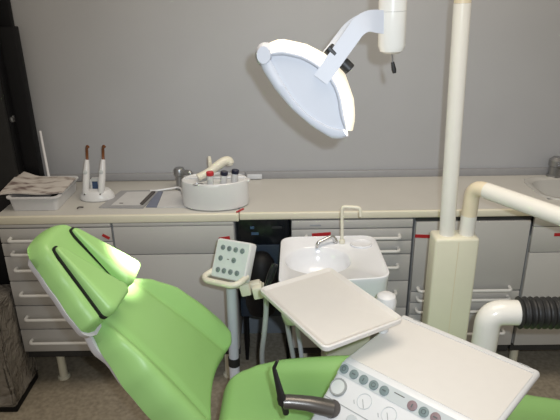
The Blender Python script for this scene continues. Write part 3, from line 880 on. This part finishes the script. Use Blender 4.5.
# syringe
hn = hole
el = at(282, 403, Y=hn.y-.00)
el = at(283, 402, plane=(hole+V((0, 0, .02)), V((0, 1, .25)).normalized()))
sy = thing('air_water_syringe', 'grey and black air-water syringe pointing up from the delivery unit', 'syringe', hole)
bm = B(); mid = (hole*.5+el*.5)+V((0, 0, .006))
P_ = smoothpath([hole-fn*.0, hole*.7+el*.3+V((0, 0, .004)), mid, el*.85+hole*.15+V((0, 0, .004)), el], 5)
tube(bm, P_, [.024-.005*min(1, k/14) for k in range(len(P_))][:-1]+[.015], 18, flat=.9); obj('handle', bm, 'gun', sy)
tip0 = el+V((-.002, .0, .006)); tip1 = at(274, 368, plane=(el, V((0, 1, .25)).normalized())); tip2 = at(277.5, 360.5, plane=(el, V((0, 1, .25)).normalized()))
bm = B(); d = (tip1-tip0)
tube(bm, [tip0-d*.08, tip0+d*.05, tip0+d*.12, tip0+d*.2, tip0+d*.9, tip1, tip1*.5+tip2*.5, tip2], [.0125, .0125, .0105, .0095, .0055, .0046, .0042, .0036], 14); obj('nozzle', bm, 'rubber', sy)
bm = B(); b_ = at(286, 413, plane=(el, V((0, 1, .25)).normalized())); tube(bm, [el+V((.002, 0, 0)), b_], [.010, .008], 12); obj('trigger', bm, 'rubber', sy)

# ================================================================== TRAY
TZ = .88
T1, T2, T3, T4 = [at(x, y, Z=TZ) for x, y in ((260.5, 287.5), (332, 265.5), (403, 319), (322, 348.5))]
tc_ = (T1+T2+T3+T4)/4
tx = ((T2-T1)+(T3-T4)).normalized(); tyv = V((-tx.y, tx.x, 0))
if tyv.dot(T2-T3) < 0: tyv = -tyv
tw = ((T2-T1).length+(T3-T4).length)/2; tl = ((T3-T2).length+(T4-T1).length)/2
tm = Matrix((tx, tyv, cz)).transposed().to_4x4(); tm.translation = tc_-V((0, 0, .006))
tr = thing('instrument_tray', 'empty white rectangular instrument tray between spittoon and delivery unit', 'tray', (tc_.x, tc_.y, TZ-.03))
bm = B()
def trr(o, z, r): return [tm @ V((x, y, z)) for x, y in rrect(-tw/2-o, tw/2+o, -tl/2-o, tl/2+o, r, 6)]
ring_loft(bm, [trr(-.012, -.012, .012), trr(-.002, -.010, .016), trr(0, -.004, .018), trr(0, .003, .018), trr(-.003, .006, .016), trr(-.007, .005, .014), trr(-.012, .0, .010), trr(-.02, -.001, .008)], True, True)
obj('tray', bm, 'tray', tr)
hub = at(386, 301, Z=TZ-.04)
bm = B(); lathe(bm, V((hub.x, hub.y, TZ-.072)), (0, 0, 1), [(.026, 0), (.03, .006), (.031, .034), (.027, .050), (.016, .058)], 24); obj('arm_hub', bm, 'white', tr)
uh = at(382, 331, Z=UZ)
bm = B(); tube(bm, bend([V((tc_.x, tc_.y, TZ-.0185)), V((tc_.x, tc_.y, TZ-.04)), V((hub.x, hub.y, TZ-.04))], .012), .010, 14); obj('swing_arm', bm, 'white', tr)
bm = B(); tube(bm, [V((uh.x, uh.y, UZ+.0032)), V((uh.x, uh.y, TZ-.018))], .018, 18); obj('support_bar', bm, 'white', tr)

# ================================================================== OPERATING LAMP
LY = 1.40
lc = at(303, 92, Y=LY)
tt = at(392.6, 10, Y=LY); tb = at(391.4, 50, Y=LY)
lamp = thing('operating_lamp', 'lit white operating lamp hanging over the chair from a vertical tube', 'dental lamp', (tb.x, LY, lc.z))
vd = (lc-O).normalized()
rt = V((1, 0, 0)); upi = rt.cross(vd).normalized()
nb = (-rt*.70 - upi*.71); nb = (nb + vd*.16).normalized()
k_ = -vd; k_ = (k_-nb*k_.dot(nb)).normalized()
m_ = nb.cross(k_)
if m_.dot(rt) < 0: m_ = -m_
lm = Matrix((m_, -nb, k_)).transposed().to_4x4()    # x along the long axis, y towards the back, z to the viewer
W0, W1 = -.12, .05
lm.translation = at(306, 92, plane=(lc+k_*W1, k_)) - k_*W1
PXM = 1/411.0
def lens(tab_back, tab_front, n=22, e0_=0, e1_=121):
    """closed outline from pixel-measured half widths; returns back half, front half"""
    def col(tab):
        out = []
        for i in range(n+1):
            u = .5-.5*math.cos(math.pi*i/n); a = e0_+(e1_-e0_)*u
            out.append(((a-60.5)*PXM, interp2(tab, a)*PXM))
        return out
    return col(tab_back), col(tab_front)
def interp2(tab, x):
    if x <= tab[0][0]: return tab[0][1]
    for (a, p), (b, q) in zip(tab, tab[1:]):
        if x <= b: return p+(q-p)*(x-a)/(b-a)
    return tab[-1][1]
OB, OF = lens([(0, 3), (4, 14), (10, 20), (28, 31), (49, 37.5), (64, 38.5), (78, 36.5), (101, 25.5), (114, 14), (121, 4)],
              [(0, -4), (5, -11), (16, -16), (36, -20.5), (62, -23), (90, -21), (111, -16), (118, -10), (121, -3)])
IB, IF = lens([(13, 1), (20, 9), (34, 18), (46, 22), (60, 24), (74, 22.5), (88, 16), (99, 7), (113, 0)],
              [(13, -1), (30, -7), (53, -13), (66, -14.6), (80, -14.4), (100, -9), (113, -1)], e0_=13, e1_=113)
def P3(p, z, s=1.0): return lm @ V((p[0]*s, p[1]*s, z))
def sheet(name, rows, m, closed=False):
    bm = B(); ring_loft(bm, rows, False, False, closed=closed); o = obj(name, bm, m, lamp, sharp=60); return o
mix = lambda A, Bq, t: [(a[0]+(b[0]-a[0])*t, a[1]+(b[1]-a[1])*t) for a, b in zip(A, Bq)]
zs_ = [(W1, .78, 1), (W1-.006, .45, 1), (W1-.018, .15, 1), (W1-.035, 0, 1), (W1-.075, 0, .99), (W1-.11, .0, .96), (W0+.012, .15, .93), (W0, .7, .88)]
sheet('reflector', [[P3(p, z, s_) for p in mix(OB, IB, t)] for z, t, s_ in zs_], 'glow')
fz = [(W1-.006, 1.0, 1), (W1, .9, 1), (W1+.001, .45, 1), (W1-.004, .12, 1), (W1-.02, 0, 1), (W1-.075, 0, .99), (W1-.11, 0, .96), (W0+.012, .15, .93), (W0, .7, .88)]
sheet('front_frame', [[P3(p, z, s_) for p in mix(OF, IF, t)] for z, t, s_ in fz], 'lampw')
def cover(name, A, Bq, z, h, s_=1.0):
    bm = B(); pr = [(x*s_, y*s_) for x, y in A+list(reversed(Bq))[1:-1]]
    prism(bm, pr, h, lm, z0=z); return obj(name, bm, 'lampw', lamp)
cover('side_cover', IB, IF, W1-.012, .006)
cover('far_cover', mix(OB, IB, .66), mix(OF, IF, .66), W0-.002, .006, .89)
# lip round the side cover on the glowing side
sheet('inner_rim', [[P3(p, z) for p in mix(OB, IB, t)] for z, t in ((W1+.0005, .74), (W1+.002, .80), (W1+.0005, .9), (W1-.008, 1.0))], 'lampw')
# lit front shield between the covers
bm = B(); box(bm, -.12, .12, -.006, -.002, W0+.02, W1-.03, mtx=lm); obj('light_source', bm, 'bulb', lamp)
bm = B(); lathe(bm, P3((-.131, -.008), W1-.045), lm.to_3x3() @ V((0, 0, 1)), [(.018, -.05), (.022, -.03), (.023, .030), (.016, .048)], 20, sx=1.0, sy=1.25); obj('end_cap', bm, 'lampw', lamp)
# vertical tube
bm = B(); lathe(bm, V((tb.x, LY, tb.z)), (tt-tb).normalized(), [(.018, -.008), (.028, -.002), (.0325, .010), (.0325, .088)], 28); obj('tube_end', bm, 'pipe', lamp)
ud = (tt-tb).normalized(); ud = V((.02, 0, 1)).normalized()
bm = B(); lathe(bm, V((tb.x, LY, tb.z)), (tt-tb).normalized(), [(.0328, .0885), (.0328, .60)], 28); obj('tube', bm, 'pipe', lamp)
tube_top = V((tb.x, LY, tb.z))+(tt-tb).normalized()*.56
bm = B(); hp_ = e0+pd*.28; tube(bm, [tube_top, V((hp_.x, hp_.y, tube_top.z))], .022, 18); obj('overhead_arm', bm, 'pipe', lamp)
# yoke: near arm in front of the side cover, far arm behind
def plate(pts, w, d, nrm_, name):
    bm = B(); pts = bend(pts, .035, 6); rings = []
    for i, p in enumerate(pts):
        a = pts[max(0, i-1)]; b = pts[min(len(pts)-1, i+1)]; t = (b-a).normalized(); s = t.cross(nrm_).normalized(); nn = s.cross(t)
        ww = w if not isinstance(w, tuple) else w[0]+(w[1]-w[0])*i/(len(pts)-1)
        rings.append([p+s*ww+nn*d, p-s*ww+nn*d, p-s*ww-nn*d, p+s*ww-nn*d])
    ring_loft(bm, rings)
    bmesh.ops.bevel(bm, geom=[e for e in bm.edges if len(e.link_faces) == 2 and e.calc_face_angle(0) > .9], offset=.003, segments=2, affect='EDGES')
    return obj(name, bm, 'lampw', lamp)
pz = W1-.012
pv = at(320.5, 80, plane=(lm @ V((0, 0, W1-.002)), k_))
y1 = at(358, 27, plane=(lm @ V((0, 0, W1+.02)), k_)); y1 = at(363, 20, Y=LY-.035)
y2 = V((tb.x-.02, LY-.012, at(383, 22, Y=LY).z))
plate([pv, y1, y2], (.019, .026), .007, k_, 'yoke_arm')
z1 = at(343, 33, Y=LY+.06); z0_ = at(326, 57, Y=LY+.08)
plate([z0_, at(352, 24, Y=LY+.05), V((tb.x-.02, LY+.015, y2.z+.01))], (.014, .02), .006, k_, 'yoke_arm')
for (px, py, yy) in ((332, 51.5, LY-.035), (346.5, 66, LY-.035)):
    c = at(px, py, Y=yy); bm = B(); lathe(bm, c-m_*.013, m_, [(.012, 0), (.0145, .002), (.0145, .024), (.012, .026)], 18); obj('knob', bm, 'rubber', lamp)
# switch stick under the tube
q = V((tb.x, LY, tb.z))-(tt-tb).normalized()*.006
s1 = at(392.5, 62, Y=LY); s2 = at(394.5, 73, Y=LY)
bm = B(); tube(bm, [q, s1], .0028, 8); obj('switch_stem', bm, 'steel', lamp)
bm = B(); tube(bm, [s1, s1*.3+s2*.7, s2], [.0042, .006, .0045], 10); obj('switch_grip', bm, 'rubber', lamp)

# ================================================================== LIGHT
w = bpy.data.worlds.new('World'); SC.world = w; w.use_nodes = True
bg = w.node_tree.nodes['Background']; bg.inputs['Color'].default_value = (1.0, .905, .79, 1); bg.inputs['Strength'].default_value = .30
def area(name, loc, size, power, col, rot=(0, 0, 0), sy=None):
    l = bpy.data.lights.new(name, 'AREA'); l.energy = power; l.color = col; l.size = size
    if sy: l.shape = 'RECTANGLE'; l.size_y = sy
    o = bpy.data.objects.new(name, l); C.objects.link(o); o.location = loc; o.rotation_euler = rot; return o
area('ceiling_light', (.3, 1.4, 2.7), 1.4, 24, (1, .88, .72), sy=.9)
# camera flash, just up and right of the lens
l = bpy.data.lights.new('flash', 'SPOT'); l.energy = 68; l.color = (.80, .90, 1.0); l.shadow_soft_size = .014; l.spot_size = rad(73); l.spot_blend = .9
fo = bpy.data.objects.new('flash', l); C.objects.link(fo); fo.location = (.055, .0, H+.055)
tgt = at(345, 225, Y=2.0); fo.rotation_euler = (tgt-fo.location).to_track_quat('-Z', 'Y').to_euler()
# operating lamp beam on to the headrest
l = bpy.data.lights.new('lamp_beam', 'SPOT'); l.energy = 170; l.color = (1, .95, .86); l.shadow_soft_size = .035; l.spot_size = rad(15.5); l.spot_blend = .8
lo_ = bpy.data.objects.new('lamp_beam', l); C.objects.link(lo_)
lo_.location = lm @ V((0, -.075, (W0+W1)/2))
spot = bpy.data.objects
tgt = hpos(.115, .545, .03); lo_.rotation_euler = (tgt-lo_.location).to_track_quat('-Z', 'Y').to_euler()

# ================================================================== CAMERA
cam = bpy.data.cameras.new('camera'); co = bpy.data.objects.new('camera', cam); C.objects.link(co)
cam.sensor_width = 36; cam.lens = 36*F/560; cam.clip_start = .02
co.location = O
fwd = V((0, math.cos(TH), -math.sin(TH))); r0 = V((1, 0, 0)); u0 = r0.cross(fwd)
c, s = math.cos(ROLL), math.sin(ROLL)
R0 = r0*c - u0*s*-1*-1 if False else None
# image right / up in world, from the same ray model
xr = (ray(281, 210)-ray(280, 210)).normalized(); yu = (ray(280, 209)-ray(280, 210)).normalized()
co.rotation_euler = Matrix((xr, yu, -fwd)).transposed().to_euler()
SC.camera = co
SC.view_settings.view_transform = 'Standard'; SC.view_settings.look = 'None'
SC.view_settings.exposure = 0.1; SC.view_settings.gamma = 1.0; SC.view_settings.use_curve_mapping = False
